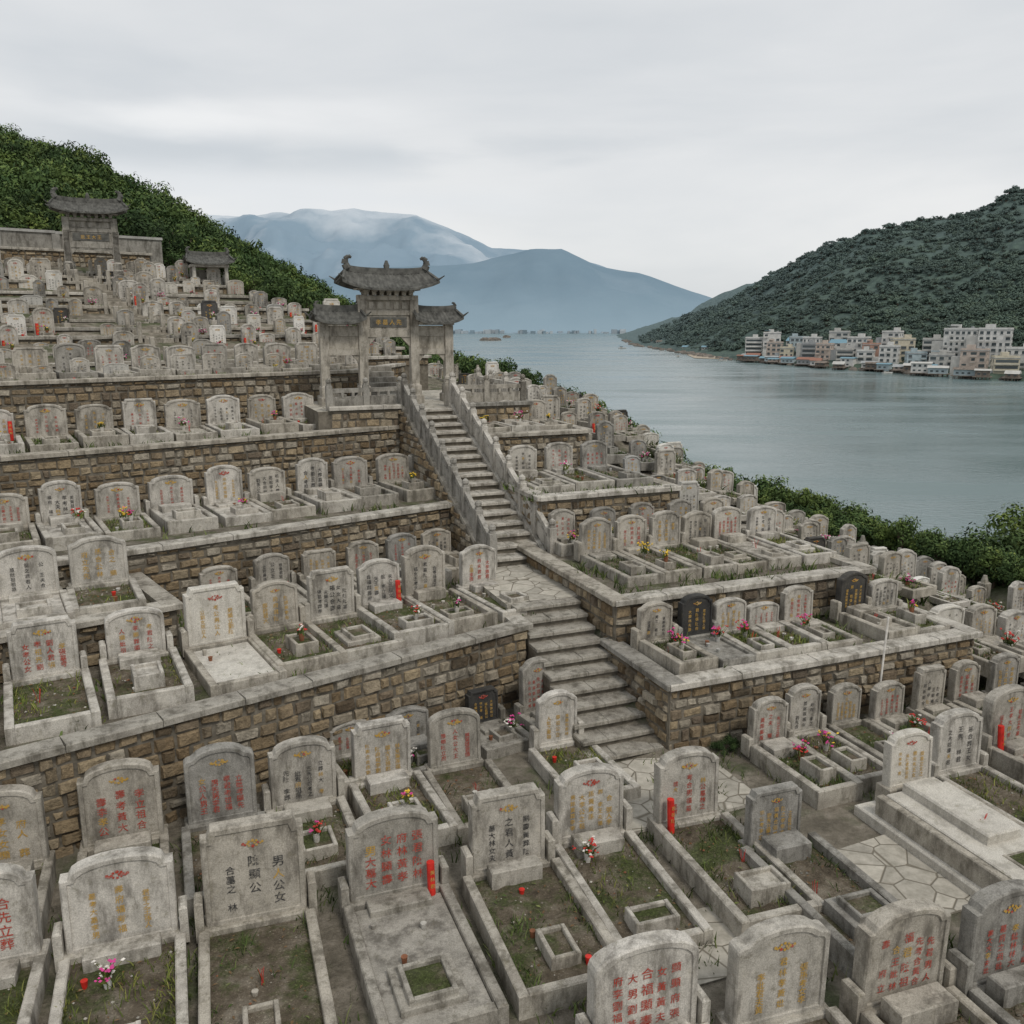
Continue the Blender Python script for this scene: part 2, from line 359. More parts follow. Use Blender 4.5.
for i in range(13):
    x,y=UW(-.6+i*.98+R.uniform(-.08,.08),17.6+R.uniform(-.06,.06)); g(x,y,2.3,32,w=R.uniform(.68,.84),h=R.uniform(.78,.98),L=1.6,pw=.9,detail=2 if i>2 else 1)
HF=.74
for i in range(14):
    x,y=UW(-1+i*.97,21.25); g(x,y,3.5,32,w=R.uniform(.68,.82),h=R.uniform(.82,.98),L=1.6,pw=.88,detail=1,small=True,st='black' if i==13 else 'stone')
for i,p in enumerate((7.0,7.75,8.4,9.05,9.75,10.9,11.6)):
    x,y=PQ(p,11.4); g(x,y,1.0,22,w=.58,h=[.85,.9,.7,.5,.8,.95,.7][i],L=1.2,pw=.68,st='black' if i in(1,5) else 'stone',tc='gold' if i in(1,5) else None)
for p in (7.45,8.2,8.95,9.65,10.35,11.2):
    x,y=PQ(p,14.3); g(x,y,1.7,22,w=.64,h=R.uniform(.78,.92),L=1.8,pw=.74)
for p in (7.3,8.2,9.1,10,10.8): x,y=PQ(p,15.45); g(x,y,1.7,22,w=.54,h=.8,L=.7,pw=.7,detail=1,small=True)
for p in (7.6,8.5,9.4): x,y=PQ(p,18.2); g(x,y,2.6,22,w=.66,h=.85,detail=1,small=True)
for p in (7.5,8.4,9.2): x,y=PQ(p,21.2); g(x,y,3.4,22,w=.6,h=.75,L=1.4,detail=1,small=True)
# ------------------------------------------------------------ terrain
GLP=[(10.4,0),(11.5,.9),(15,1.2),(16,2.0),(18.8,2.2),(20,3.2),(22.2,3.4),(23.2,4.3),(25,4.9),(38,8.1),(91,21.5),(150,6),(220,-20)]
GRP=[(10,0),(10.8,.6),(11.7,.9),(12.5,1.45),(15.7,1.6),(16.5,2.2),(19.5,2.5),(20.5,3.1),(22,3.3),(24,3.7),(30,3.9),(45,3.9)]
PE=[(-60,18),(12,17.0),(22,16.6),(27,12.8),(35,10.4)]
UE=[(20,16.5),(25,16),(30.5,14.6),(38,11.6),(60,13)]
def height(x,y):
    p,q=toPQ(x,y); u,w=toUW(x,y)
    zl=interp(w,GLP); ue=interp(w,UE); zl-=.44*max(0,u-ue)+.5*max(0,u-42)
    pe=interp(q,PE); zr=interp(q,GRP)*(1-.85*ss((p-10.8)/6.5))-.35*ss((p-12)/5)*ss((q-6)/6); zr-=.75*max(0,p-pe)
    k=ss((p-5.2)/1.5)*(1-ss((q-28)/12))
    z=zl*(1-k)+zr*k
    veg=max(ss((p-pe)/.8)*k, (1-k)*max(ss((u-ue)/1.0),ss((w-39)/1.0)))
    if veg>.1 or w>40: z+=noise.noise(Vector((x*.06,y*.06,0)))*2*veg
    return max(z,-24),veg
def rng(a,b,s):
    o=[];
    while a<b: o.append(a); a+=s
    return o
def terrain():
    xs=rng(-160,-20,5)+rng(-20,24,.6)+rng(24,60,2)+rng(60,140,6); ys=rng(-60,0,4)+rng(0,44,.6)+rng(44,100,2)+rng(100,260,8)
    vs=[];vg=[]
    for y in ys:
        for x in xs:
            z,v=height(x,y); vs.append((x,y,z+(noise.noise(Vector((x,y,0)))*.03))); vg.append(v)
    n=len(xs); fs=[(j*n+i,j*n+i+1,(j+1)*n+i+1,(j+1)*n+i) for j in range(len(ys)-1) for i in range(n-1)]
    me=bpy.data.meshes.new('terrain'); me.from_pydata(vs,[],fs); a=me.attributes.new('veg','FLOAT','POINT'); a.data.foreach_set('value',vg)
    t=NT('hillside',.97,.1)
    c=t.ramp(t.noise(2.5,8,None,.7),[(.3,(.10,.088,.068)),(.5,(.21,.185,.145)),(.68,(.35,.31,.255))])
    g=t.ramp(t.noise(.9,6,None,.65),[(.50,0),(.62,.7)])
    gc=t.ramp(t.noise(12,4),[(.3,(.03,.05,.016)),(.7,(.08,.115,.04))])
    c=t.mix(g,c,gc); c=t.mix(t.attr('veg'),c,gc); t.col(c); t.bump(t.noise(14,6,None,.7),.9,.08)
    me.materials.append(t.m); place(me,'terrain')
terrain()

# ------------------------------------------------------------ terraces & walls
def slab(name,poly,z1,z0,mat='ground',side='mortar'):
    mb=MB(); n=len(poly)
    mb.add([(x,y,z0) for x,y in poly]+[(x,y,z1) for x,y in poly],[(i,(i+1)%n,n+(i+1)%n,n+i) for i in range(n)],side)
    mb.add([(x,y,z1) for x,y in poly],[tuple(range(n))],mat); return mb.obj(name)
WN=[0]
def wallm(name,a,b,z0,z1,coping=True,bs=1.0,z0b=None,z1b=None,mat='block'):
    """masonry face along a->b, facing to the right of travel"""
    WN[0]+=1; oz=.004+(WN[0]%5)*.004
    mb=MB(); a=Vector((a[0],a[1],0)); b=Vector((b[0],b[1],0)); d=b-a; Ln=d.length; d/=Ln; n=Vector((d.y,-d.x,0))
    z0b=z0 if z0b is None else z0b; z1b=z1 if z1b is None else z1b
    def P(s,o,z): v=a+d*s+n*o; return (v.x,v.y,z)
    mb.add([P(0,.015,z0),P(Ln,.015,z0b),P(Ln,.015,z1b),P(0,.015,z1),P(0,-.1,z0),P(Ln,-.1,z0b),P(Ln,-.1,z1b),P(0,-.1,z1)],[(0,1,2,3),(1,5,6,2),(4,0,3,7)],'mortar')
    z=min(z0,z0b)
    while z<max(z1,z1b)-.03:
        hh=R.uniform(.12,.20)*bs; s=R.uniform(-.1,0)
        while s<Ln-.02:
            ww=min(R.uniform(.13,.36)*bs,Ln-s); s_=max(s,0)
            f=(s+ww/2)/Ln; top=z1+(z1b-z1)*f; bo=z0+(z0b-z0)*f
            zz0=z+R.uniform(-.012,.012); zt=min(z+hh+R.uniform(-.012,.012),top)
            if zt-z>.05 and z>=bo-.12 and ww>.07:
                g_=.012; pr=R.uniform(.03,.075); c=R.uniform(.015,.03)
                j=lambda:R.uniform(-.014,.014)
                s0,s1,a0,a1=s_+g_,s+ww-g_,zz0+g_,zt-g_
                vs=[P(s0+j(),.0,a0+j()),P(s1+j(),.0,a0+j()),P(s1+j(),.0,a1+j()),P(s0+j(),.0,a1+j()),
                    P(s0+c+j(),pr,a0+c+j()),P(s1-c+j(),pr+j(),a0+c+j()),P(s1-c+j(),pr,a1-c+j()),P(s0+c+j(),pr+j(),a1-c+j())]
                mb.add(vs,[(4,5,6,7),(0,1,5,4),(1,2,6,5),(2,3,7,6),(3,0,4,7)],mat)
            s+=ww
        z+=hh
    if coping:
        s=-.05
        while s<Ln+.05:
            e=min(s+R.uniform(.9,1.4),Ln+.09); f0=s/Ln; f1=e/Ln
            if e-s<.1: break
            h0=z1+(z1b-z1)*f0+oz; h1=z1+(z1b-z1)*f1+oz; c=.09; jj=lambda:R.uniform(-.006,.006); o1=.10+jj()
            vs=[P(s+.004,o1,h0),P(e-.004,o1,h1),P(e-.004,-.2,h1),P(s+.004,-.2,h0),P(s+.004,o1,h0+c-.015),P(e-.004,o1,h1+c-.015),P(e-.004,-.2,h1+c),P(s+.004,-.2,h0+c),P(s+.012,o1-.018,h0+c+jj()*.3),P(e-.012,o1-.018,h1+c+jj()*.3)]
            mb.add(vs,[(3,2,1,0),(8,9,6,7),(4,5,9,8),(0,1,5,4),(1,2,6,9,5),(2,3,7,6),(3,0,4,8,7)],'kerb'); s=e
    return mb.obj(name)
def ur(w,p): return (p+.2756*w)/.9613
UL=-8
def terrL(w0,w1,z,z0,p,zb=None,cop=True,bs=1):
    a=UW(UL,w0); b=UW(ur(w0,p),w0); c=UW(ur(w1,p),w1); d=UW(UL,w1)
    slab('terrace',[a,b,c,d],z,z0-1.5); wallm('retaining_wall',a,b,z0,z,cop,bs); return b,c
b,c=terrL(10.4,15.3,1.3,-.02,5.2)
wallm('retaining_wall',UW(ur(10.4,5.2),10.4),PQ(5.2,13.0),-.02,1.3)
terrL(15,19.2,2.3,1.3,5.6); terrL(18.8,22.6,3.5,2.3,5.6)
slab('terrace',[UW(UL,12.95),UW(3.8,12.95),UW(3.8,15.2),UW(UL,15.2)],1.9,1.0)
wallm('retaining_wall',UW(UL,12.95),UW(3.8,12.95),1.3,1.9); wallm('retaining_wall',UW(3.8,12.95),UW(3.8,15.0),1.3,1.9)
a=UW(UL,22.2); b=UW(11.9,22.2); slab('terrace',[a,b,UW(15.5,25.5),UW(UL,25.5)],4.7,1.5); wallm('retaining_wall',a,b,3.5,4.7)
wallm('retaining_wall',b,UW(15.5,25.5),3.6,4.7)
HF=1
VAR=[]
for i in range(24):
    st='white' if i%6==3 else ('black' if i==11 else 'stone')
    m=grave(w=R.uniform(.46,.70),h=R.uniform(.42,.74),L=R.uniform(.8,1.0),st=st,detail=1,pw=.7,ks=.12,red=(i==7),small=True,tc=R.choice(['red','blackp','blackp','gold'])).mesh('grave_mesh'); VAR.append(m)
wz=25.2; zc=4.7
HF=.74
for u in rng(-3,13,.9): x,y=UW(u,24.3); g(x,y,4.7,32,w=R.uniform(.62,.78),h=R.uniform(.8,.95),L=1.6,pw=.82,detail=1,small=True)
for u in rng(-3,13,.8): x,y=UW(u,22.95); place(R.choice(VAR),'chinese_grave',(x,y,4.7),math.radians(32),None,(.9,.5,.7))
row=0; US=8.2
mbs=MB()
def uwt(u,w,z): X,Y=UW(u,w); return (X,Y,z)
while wz<37.8:
    row+=1
    st=1.16; zn=zc+.30+(.12 if row%3==0 else 0)-(.06 if row%3 else 0)
    e=interp(wz,UE)+.2; e2=interp(wz+st,UE)+.2
    slab('terrace',[UW(-6,wz),UW(e,wz),UW(e2,wz+st+.2),UW(-6,wz+st+.2)],zn,zn-2)
    wallm('retaining_wall',UW(-6,wz),UW(US-.45,wz),zc,zn,True,1.1); wallm('retaining_wall',UW(US+.45,wz),UW(e,wz),zc,zn,True,1.1)
    mbs.box(US-.42,US+.42,wz-.40,wz+.3,zc-.3,zc+(zn-zc)*.5,'kerb',.01,uwt); mbs.box(US-.42,US+.42,wz-.15,wz+.3,zc-.3,zn+.02,'kerb',.01,uwt)
    for sx in(-.52,.52): mbs.box(US+sx-.06,US+sx+.06,wz-.1,wz+.02,zc,zn+.5,'stone',.02,uwt)
    u=0.2+R.random()
    while u<e-.2:
        if US-.8<u<US+.8: u=US+.85
        s=R.uniform(.68,1.08)
        if R.random()<.09: u+=R.uniform(.5,1.4)
        x,y=UW(u,wz+1.0+R.uniform(-.2,.1)); place(R.choice(VAR),'chinese_grave',(x,y,zn),math.radians(32+R.uniform(-8,8)),None,(s,.9,s*R.uniform(.75,1.3)))
        u+=R.uniform(.62,.98)
    wz+=st; zc=zn
mbs.obj('stone_stairs')
mbw=MB()
for k in range(9):
    mbw.box(-6+k*2,-6+k*2+1.96,38.6,38.85,7,9.55-.02*k,'kerb',0,uwt); mbw.box(-6+k*2,-6+k*2+1.99,38.54,38.92,9.553-.02*k,9.65-.02*k,'white',0,uwt)
    mbw.box(-6+k*2-.14,-6+k*2+.14,38.5,38.59,7,9.55-.02*k,'stone',0,uwt)
mbw.obj('boundary_wall')
wallm('retaining_wall',UW(-6,38.45),UW(11.4,38.45),8.2,8.75)
def terrR(p0,p1,q0,q1,z,z0):
    a,b,c,d=PQ(p0,q0),PQ(p1,q0),PQ(p1,q1),PQ(p0,q1)
    slab('terrace',[a,b,c,d],z,z0-1.2); wallm('retaining_wall',a,b,z0,z); wallm('retaining_wall',d,a,z0,z); wallm('retaining_wall',b,c,z0-.4,z)
terrR(6.42,12.2,9.98,11.9,1.0,0); terrR(6.5,11.6,11.75,15.9,1.7,1.0); terrR(6.95,10.1,15.7,19.7,2.6,1.7); terrR(7.0,9.9,19.5,22.3,3.4,2.6)
slab('gate_platform',[PQ(3.6,21.1),PQ(9.0,21.1),PQ(9.4,27),PQ(3.6,27)],4.0,1.5,'flag')
wallm('retaining_wall',PQ(3.9,21.1),PQ(5.55,21.1),2.3,4.0); wallm('retaining_wall',PQ(7.05,21.1),PQ(9.0,21.1),3.3,4.0)
wallm('retaining_wall',PQ(9.0,21.1),PQ(9.4,27),3.2,4.0)
q=12.6
while q<34:
    pe=interp(q,PE)-(.0 if q<18 else .8); p=12.1 if q<16 else (10.6 if q<20 else 10.1)
    while p<pe-.1:
        x,y=PQ(p,q+R.uniform(-.15,.15)); z,_=height(x,y); s=R.uniform(.65,.98)
        place(R.choice(VAR),'chinese_grave',(x,y,z+.02),math.radians(22+R.uniform(-8,8)),None,(s,1.0,s*R.uniform(.75,1.2)))
        p+=R.uniform(.68,1.05)
    x,y=PQ(pe+.1,q); z,_=height(x,y); mb=MB(); mb.box(-.1,.1,-.1,.1,-.3,.55,'kerb',.03); mb.cyl(0,0,.55,.7,.08,.04,'kerb',8); mb.obj('stone_post',(x,y,z),.4)
    q+=1.2
for q in (3.0,4.8,10.9):
    for p in rng(11.2 if q<10 else 12.6,17,.85):
        x,y=PQ(p,q); z,_=height(x,y); place(R.choice(VAR),'chinese_grave',(x,y,z),math.radians(22),None,(1.1,1.3,1.2))
mb=MB(); mb.cyl(0,0,-.9,.75,.018,.016,'wht',8,(.05,0)); mb.box(-.03,.03,-.03,.03,-.9,-.8,'kerb',.005); mb.obj('white_pole',PQ(10.1,9.82)+(.9,),0)

# ------------------------------------------------------------ paving and stairs
slab('paved_path',[PQ(4.9,8.4),PQ(6.9,8.4),PQ(6.9,10.0),PQ(4.9,10.0)],.035,-.2,'flag','kerb')
slab('paved_path',[(3.9,7.9),(7.0,9.1),(6.4,10.5),(3.6,9.2)],.03,-.2,'flag','kerb')
slab('paved_path',[(1.1,6.9),(4.4,8.1),(3.95,9.0),(1.9,8.2)],.026,-.2,'flag','kerb')
slab('stair_landing',[PQ(5.15,12.96),PQ(6.9,12.96),PQ(6.95,15.2),PQ(5.15,15.2)],1.5,.5,'flag','kerb')
def pqt(x,y,z): X,Y=PQ(x,y); return (X,Y,z)
def stairs(p0,p1,q0,q1,z0,z1,n):
    mb=MB(); dq=(q1-q0)/n; dz=(z1-z0)/n
    for i in range(n):
        o=R.uniform(-.01,.01); za=z0+dz*(i+1)
        mb.box(p0,p1,q0+i*dq+.05,q1,z0-.6,za-.05,'mortar',0,pqt)
        pp=p0
        while pp<p1-.01:
            e=min(p1,pp+R.uniform(.35,.7)); 
            if p1-e<.15: e=p1
            mb.box(pp+.003,e-.003,q0+i*dq+o,q0+(i+1)*dq+.06,za-.055,za+R.uniform(-.004,.004),'kerb',.010,pqt); pp=e
    return mb.obj('stone_stairs')
stairs(5.22,6.38,10.0,12.98,0,1.5,11); stairs(5.82,6.82,15.2,21.1,1.5,4.0,17)
def cheek(p0,p1,q0,q1,z0,z1,zb):
    mb=MB(); e=.12
    vs=[pqt(p0,q0,zb),pqt(p1,q0,zb),pqt(p1,q1,zb),pqt(p0,q1,zb),pqt(p0,q0,z0+e),pqt(p1,q0,z0+e),pqt(p1,q1,z1+e),pqt(p0,q1,z1+e)]
    mb.add(vs,[(4,5,6,7),(0,1,5,4),(1,2,6,5),(2,3,7,6),(3,0,4,7)],'kerb'); return mb.obj('stair_side_wall')
cheek(5.6,5.815,15.15,21.1,1.5,4.0,.8); cheek(6.825,7.04,15.15,21.1,1.5,4.0,.8)
wallm('retaining_wall',PQ(5.6,21.1),PQ(5.6,15.15),1.2,4.05,False,1,1.2,1.55)
def balustrade(pts,name='stone_balustrade',post=.15,h=.6):
    mb=MB()
    for i,(p,q,z) in enumerate(pts):
        mb.box(p-post/2,p+post/2,q-post/2,q+post/2,z-.1,z+h,'stone',.012,pqt)
        mb.box(p-post*.36,p+post*.36,q-post*.36,q+post*.36,z+h,z+h+.04,'stone',0,pqt)
        x,y=PQ(p,q); mb.loops([[(x+r*math.cos(a*PI/4),y+r*math.sin(a*PI/4),z+h+zz) for a in range(8)] for r,zz in((.045,.04),(.07,.08),(.065,.13),(.02,.17))],'stone')
    for (p,q,z),(p2,q2,z2) in zip(pts,pts[1:]):
        d=Vector((p2-p,q2-q)); d.normalize(); nx,ny=-d.y,d.x; g0=post/2-.01
        A=(p+d.x*g0,q+d.y*g0); B=(p2-d.x*g0,q2-d.y*g0)
        for lo,hi,t in ((.05,.33,.035),(.42,.52,.05)):
            vs=[]
            for zz in (0,1):
                for (c,zz0) in ((A,z),(B,z2)):
                    for s in(-1,1): vs.append(pqt(c[0]+nx*t*s,c[1]+ny*t*s,zz0+(hi if zz else lo)))
            mb.add(vs,[(0,2,3,1),(4,5,7,6),(0,4,6,2),(1,3,7,5),(0,1,5,4),(2,6,7,3)],'stone')
        for f in(.33,.67):
            c=(A[0]+(B[0]-A[0])*f,A[1]+(B[1]-A[1])*f); zz=z+(z2-z)*f; mb.box(c[0]-.03,c[0]+.03,c[1]-.05,c[1]+.05,zz+.3,zz+.44,'stone',0,pqt)
    return mb.obj(name)
n=8
for p in(5.7,6.93): balustrade([(p,15.1+i*(6.0)/n,1.6+i*2.5/n) for i in range(n+1)])
balustrade([(5.7,21.5,4.0),(4.8,21.3,4.0),(3.9,21.25,4.0)]); balustrade([(6.93,21.5,4.0),(7.9,21.3,4.0),(8.9,21.3,4.0)])
balustrade([(8.9,21.3,4.0),(8.95,22.6,4.0),(9.0,23.9,4.0),(9.1,25.2,4.0)])

# ------------------------------------------------------------ gates
def roof(mb,cx,cy,z,L,D,H,up=.16,tf=None):
    nx=int(L/.035); nv=8
    for side in(-1,1):
            vs=[];fs=[]
            for lay in(0,-.05):
                for j in range(nv+1):
                    v=j/nv
                    for i in range(nx+1):
                        s=-1+2*i/nx
                        xx=s*(L/2)*(.86+.14*v); e=abs(s)**3
                        zz=z+H*(1-v)**1.35+up*e*(.35+.65*v)+lay
                        if lay==0: zz+=.022*(1 if i%3==1 else 0)
                        vs.append((cx+xx,cy+side*v*D/2*(1+.1*e),zz))
            m=(nx+1)*(nv+1)
            for j in range(nv):
                for i in range(nx):
                    a=j*(nx+1)+i; fs.append((a,a+1,a+nx+2,a+nx+1)); fs.append((m+a,m+a+nx+1,m+a+nx+2,m+a+1))
            for i in range(nx): a=nv*(nx+1)+i; fs.append((a,a+1,m+a+1,m+a))
            for j in range(nv):
                for i in(0,nx): a=j*(nx+1)+i; b2=(j+1)*(nx+1)+i; fs.append((a,b2,m+b2,m+a))
            mb.add([tf(*v) for v in vs],fs,'tile')
    N=16; 
    for i in range(N):
        s0=-1+2*i/N; s1=-1+2*(i+1)/N; z0=z+H+up*.35*abs(s0)**3; z1=z+H+up*.35*abs(s1)**3; r=L/2*.86
        vs=[(cx+s*r,cy+yy,zz+dz) for dz in(-.03,.12) for (s,zz) in((s0,z0),(s1,z1)) for yy in(-.045,.045)]
        mb.add([tf(*v) for v in vs],[(0,2,3,1),(4,5,7,6),(0,4,6,2),(1,3,7,5),(0,1,5,4),(2,6,7,3)],'tile')
    for sg in(-1,1):
        pts=[(0,.05,.10),(.06,.16,.09),(.05,.27,.07),(-.03,.34,.05),(-.1,.31,.03)]
        for (a,b1,r1),(c,d1,r2) in zip(pts,pts[1:]):
            mb.limb(tf(cx+sg*(L/2*.80+a*L/2.4),cy,z+H+up*.2+b1*L/2.4),tf(cx+sg*(L/2*.80+c*L/2.4),cy,z+H+up*.2+d1*L/2.4),r1*L/2.4,r2*L/2.4,'tile')
        for sd in(-1,1):
            mb.limb(tf(cx+sg*L/2*.9,cy+sd*D*.38,z+up*.8),tf(cx+sg*(L/2+.1),cy+sd*(D/2*1.1+.07),z+up+.13),.04,.012,'tile')
            mb.limb(tf(cx+sg*L/2*.86,cy,z+H+up*.3),tf(cx+sg*L/2*.98,cy+sd*D*.53,z+up+.03),.035,.035,'tile')
def gate(loc,rz,cols,hc,hs,Lm,Ls,name='memorial_archway'):
    mb=MB(); I=lambda x,y,z:(x,y,z)
    x0,x1,x2,x3=cols; cx=(x1+x2)/2
    for x,h in zip(cols,(hs,hc,hc,hs)):
        mb.box(x-.11,x+.11,-.11,.11,0,h,'stone',.01); mb.box(x-.17,x+.17,-.3,.3,-.2,.22,'stone',.03); mb.box(x-.13,x+.13,-.2,.2,.22,.5,'stone',.05)
    b=hc
    mb.box(x1+.112,x2-.112,-.08,.08,b-1.05,b-.85,'stone'); mb.box(x1-.05,x2+.05,-.14,.14,b-.12,b-.01,'stone')
    mb.box(x1+.112,x2-.112,-.05,.05,b-.848,b-.5,'stone'); mb.box(x1+.2,x2-.2,-.075,-.05,b-.8,b-.55,'tile')
    for i in range(4): glyph(mb,cx-.27+i*.18,b-.675,.14,-.08,'gold')
    mb.box(x1+.112,x2-.112,-.08,.08,b-.498,b-.38,'stone'); mb.box(x1+.112,x2-.112,-.04,.04,b-.378,b-.122,'kerb')
    for i in range(5): xx=x1+.25+(x2-x1-.5)*i/4; mb.box(xx-.07,xx+.07,-.065,-.04,b-.34,b-.16,'stone',.02)
    for i in range(7):
        xx=x1+.1+(x2-x1-.2)*i/6; mb.box(xx-.05,xx+.05,-.22,.22,b-.005,b+.07,'stone'); mb.box(xx-.07,xx+.07,-.27,.27,b+.072,b+.12,'stone')
    mb.box(x1-.15,x2+.15,-.2,.2,b+.122,b+.16,'stone')
    roof(mb,cx,0,b+.15,Lm,1.0,.40,.2,I)
    mb.limb((cx,0,b+.6),(cx,0,b+.75),.06,.08,'tile'); mb.limb((cx,0,b+.75),(cx,0,b+.86),.07,.03,'tile')
    for a,c in((x0,x1),(x2,x3)):
        if c-a<.1: continue
        m=(a+c)/2; lo,hi=a+.112,c-.112
        mb.box(lo,hi,-.07,.07,hs-.75,hs-.6,'stone'); mb.box(lo,hi,-.04,.04,hs-.598,hs-.28,'kerb'); mb.box(lo,hi,-.07,.07,hs-.278,hs-.01,'stone')
        mb.box(a-.12 if a==x0 else a+.112,c+.12 if c==x3 else c-.112,-.17,.17,hs+.002,hs+.08,'stone')
        sh=-.12 if a==x0 else .12
        roof(mb,m+sh,0,hs+.07,Ls,.8,.30,.13,I)
        for sx in (lo,hi): mb.loops([[(sx,y,hs-.75),(sx+(.18 if sx==lo else -.18),y,hs-.75),(sx,y,hs-.95)] for y in(-.04,.04)],'stone')
    for sx,sg in ((x1+.112,1),(x2-.112,-1)): mb.loops([[(sx,y,b-1.05),(sx+sg*.25,y,b-1.05),(sx,y,b-1.3)] for y in(-.05,.05)],'stone')
    return mb.obj(name,loc,rz)
gx,gy=PQ(5.8,22.9); gate((gx,gy,4.0),A2,(-1.67,-.68,.68,1.62),2.75,2.0,2.5,1.3)
mb=MB()
for i in range(6): mb.box(-.6,.6,i*.28,1.9,-.2,.14*(i+1),'kerb',.01)
mb.obj('stone_stairs',PQ(5.9,24.0)+(4.0,),A2)
gate((-15.3,33.6,7.75),math.radians(25),(-.82,-.8,.8,.82),2.05,1.6,2.6,.1)
mb=MB(); I=lambda x,y,z:(x,y,z)
mb.box(-.8,.8,-.7,.7,-.5,.15,'kerb',.02)
for x in(-.6,.6):
    for y in(-.5,.5): mb.cyl(x,y,.15,1.5,.08,.07,'stone')
mb.box(-.55,.55,.45,.5,.15,1.45,'kerb'); mb.box(-.7,.7,-.6,.6,1.5,1.6,'stone'); roof(mb,0,0,1.62,1.8,1.5,.36,.12,I)
mb.obj('pavilion',(-11.9,36,6.7),math.radians(25))

# ------------------------------------------------------------ vegetation
def crown(seed,nc,nl,ls,flat=.8,trunk=True,mat='leaf'):
    rr=random.Random(seed); mb=MB()
    cl=[]
    for i in range(nc):
        a=rr.uniform(0,2*PI); e=rr.uniform(-.25,1); r=rr.uniform(.45,.95)
        ce=math.sqrt(max(0,1-min(1,abs(e))**2)); cl.append((math.cos(a)*ce*r,math.sin(a)*ce*r,(e*r*flat)+.95,rr.uniform(.2,.38),rr.uniform(.0,.5)))
    if trunk:
        mb.limb((0,0,-.6),(0.03,0,.5),.09,.06,'bark')
        for c in cl[:6]: mb.limb((.03,0,.4),(c[0]*.8,c[1]*.8,c[2]*.95),.045,.012,'bark',5)
    for (x,y,z,s,br) in cl:
        for k in range(nl):
            v=Vector((rr.gauss(0,1),rr.gauss(0,1),rr.gauss(0,1))); v.normalize(); v*=s*rr.uniform(.6,1.1); v.z*=.8
            c=Vector((x,y,z))+v; nrm=(v.normalized()+Vector((rr.uniform(-.6,.6),rr.uniform(-.6,.6),rr.uniform(0,.9)))).normalized()
            t=nrm.orthogonal().normalized(); t=(Matrix.Rotation(rr.uniform(0,6.28),3,nrm)@t); b=nrm.cross(t); l=ls*rr.uniform(.6,1.3)
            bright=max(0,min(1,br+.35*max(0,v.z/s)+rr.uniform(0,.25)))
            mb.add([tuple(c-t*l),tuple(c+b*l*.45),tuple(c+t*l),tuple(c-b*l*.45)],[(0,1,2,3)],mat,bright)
    return mb.mesh('crown')
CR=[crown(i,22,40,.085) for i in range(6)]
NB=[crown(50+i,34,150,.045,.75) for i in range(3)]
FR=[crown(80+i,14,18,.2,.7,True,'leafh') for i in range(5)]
fo=empty('forest')
for i in range(9500):
    w=R.uniform(39.8,98); u=R.uniform(-12,70); x,y=UW(u,w)
    if y<20 or x<-.66*y-4 or x>y*.12: continue
    z,v=height(x,y)
    if v<.5 or z<-17: continue
    s=R.uniform(.5,1.35); place(R.choice(CR),'tree',(x,y,z-.35*s),R.uniform(0,6),fo,(s,s,s*R.uniform(.75,1.35)))
for i in range(500):
    w=R.uniform(22,40); u=interp(w,UE)+R.uniform(1,22); x,y=UW(u,w); p,q=toPQ(x,y); z,v=height(x,y)
    if v<.6 or z<-17: continue
    s=R.uniform(.4,.9); place(R.choice(CR),'tree',(x,y,z-.3*s),R.uniform(0,6),fo,s)
sh=empty('shrubbery')
for i in range(1700):
    q=R.uniform(2,38); pe=interp(q,PE)
    if i<1000:
        d=R.uniform(.6,2.4) if q<18 else R.uniform(-.3,2.2); s=(R.uniform(.24,.44) if q<18 else R.uniform(.32,.62))+.12*max(d,0)
    else: d=abs(R.gauss(0,1))*5+2; s=R.uniform(.5,1.1)
    p=pe+d; x,y=PQ(p,q); z,v=height(x,y)
    if z<-17: continue
    place(R.choice(CR),'shrub',(x,y,z-.15*s),R.uniform(0,6),sh,(s,s,s*R.uniform(.8,1.3)))
for x,y,s in [(11.9,23.0,1.2),(13.0,22.4,1.5),(14.0,23.4,1.6),(12.9,20.4,1.0),(13.9,21.0,1.3),(12.3,25,1.2),(14.8,22,1.5),(9.8,26.2,.6),(8.4,28.4,.7),(6.3,29.8,.7),(3.6,31.5,.7),(1.2,33.5,.7),(-.5,35.5,.8)]:
    z,_=height(x,y); place(R.choice(NB),'broadleaf_tree',(x,y,max(z,-1.6)-.1),R.uniform(0,6),None,(s,s,s*R.uniform(.85,1.1)))
mb=MB()
for i in range(750):
    p=R.uniform(-2,14); q=R.uniform(4,10.2); x,y=PQ(p,q)
    if toUW(x,y)[1]>10.3 or (x>3.4 and x<6.6 and 7.9<y<10.2): continue
    for k in range(R.randint(4,18)): mb.blade(x+R.gauss(0,.07),y+R.gauss(0,.07),0.0,R.uniform(.05,.17),R.uniform(.005,.011),'grass',.8)
for i in range(900):
    if i%2: u=R.uniform(-2,9); w=R.choice([R.uniform(10.7,14.9),R.uniform(15.3,18.6),R.uniform(19,22)]); x,y=UW(u,w); z=1.3 if w<15 else(2.3 if w<18.8 else 3.5)
    else: p=R.uniform(6.8,11.3); q=R.uniform(10.2,19); x,y=PQ(p,q); z=1.0 if q<11.75 else (1.7 if q<15.7 else 2.6)
    if z==2.6 and i%2==0 and p>9.9: continue
    for k in range(R.randint(4,16)): mb.blade(x+R.gauss(0,.07),y+R.gauss(0,.07),z,R.uniform(.05,.2),R.uniform(.008,.018),'grass',.8)
for i in range(1100):
    q=R.uniform(12,32); pe=interp(q,PE); p=R.uniform(12,pe) if pe>12 else R.uniform(10,pe); x,y=PQ(p,q); z,_=height(x,y)
    for k in range(R.randint(6,16)): mb.blade(x+R.gauss(0,.12),y+R.gauss(0,.12),z,R.uniform(.08,.3),R.uniform(.012,.03),'grass',.8)
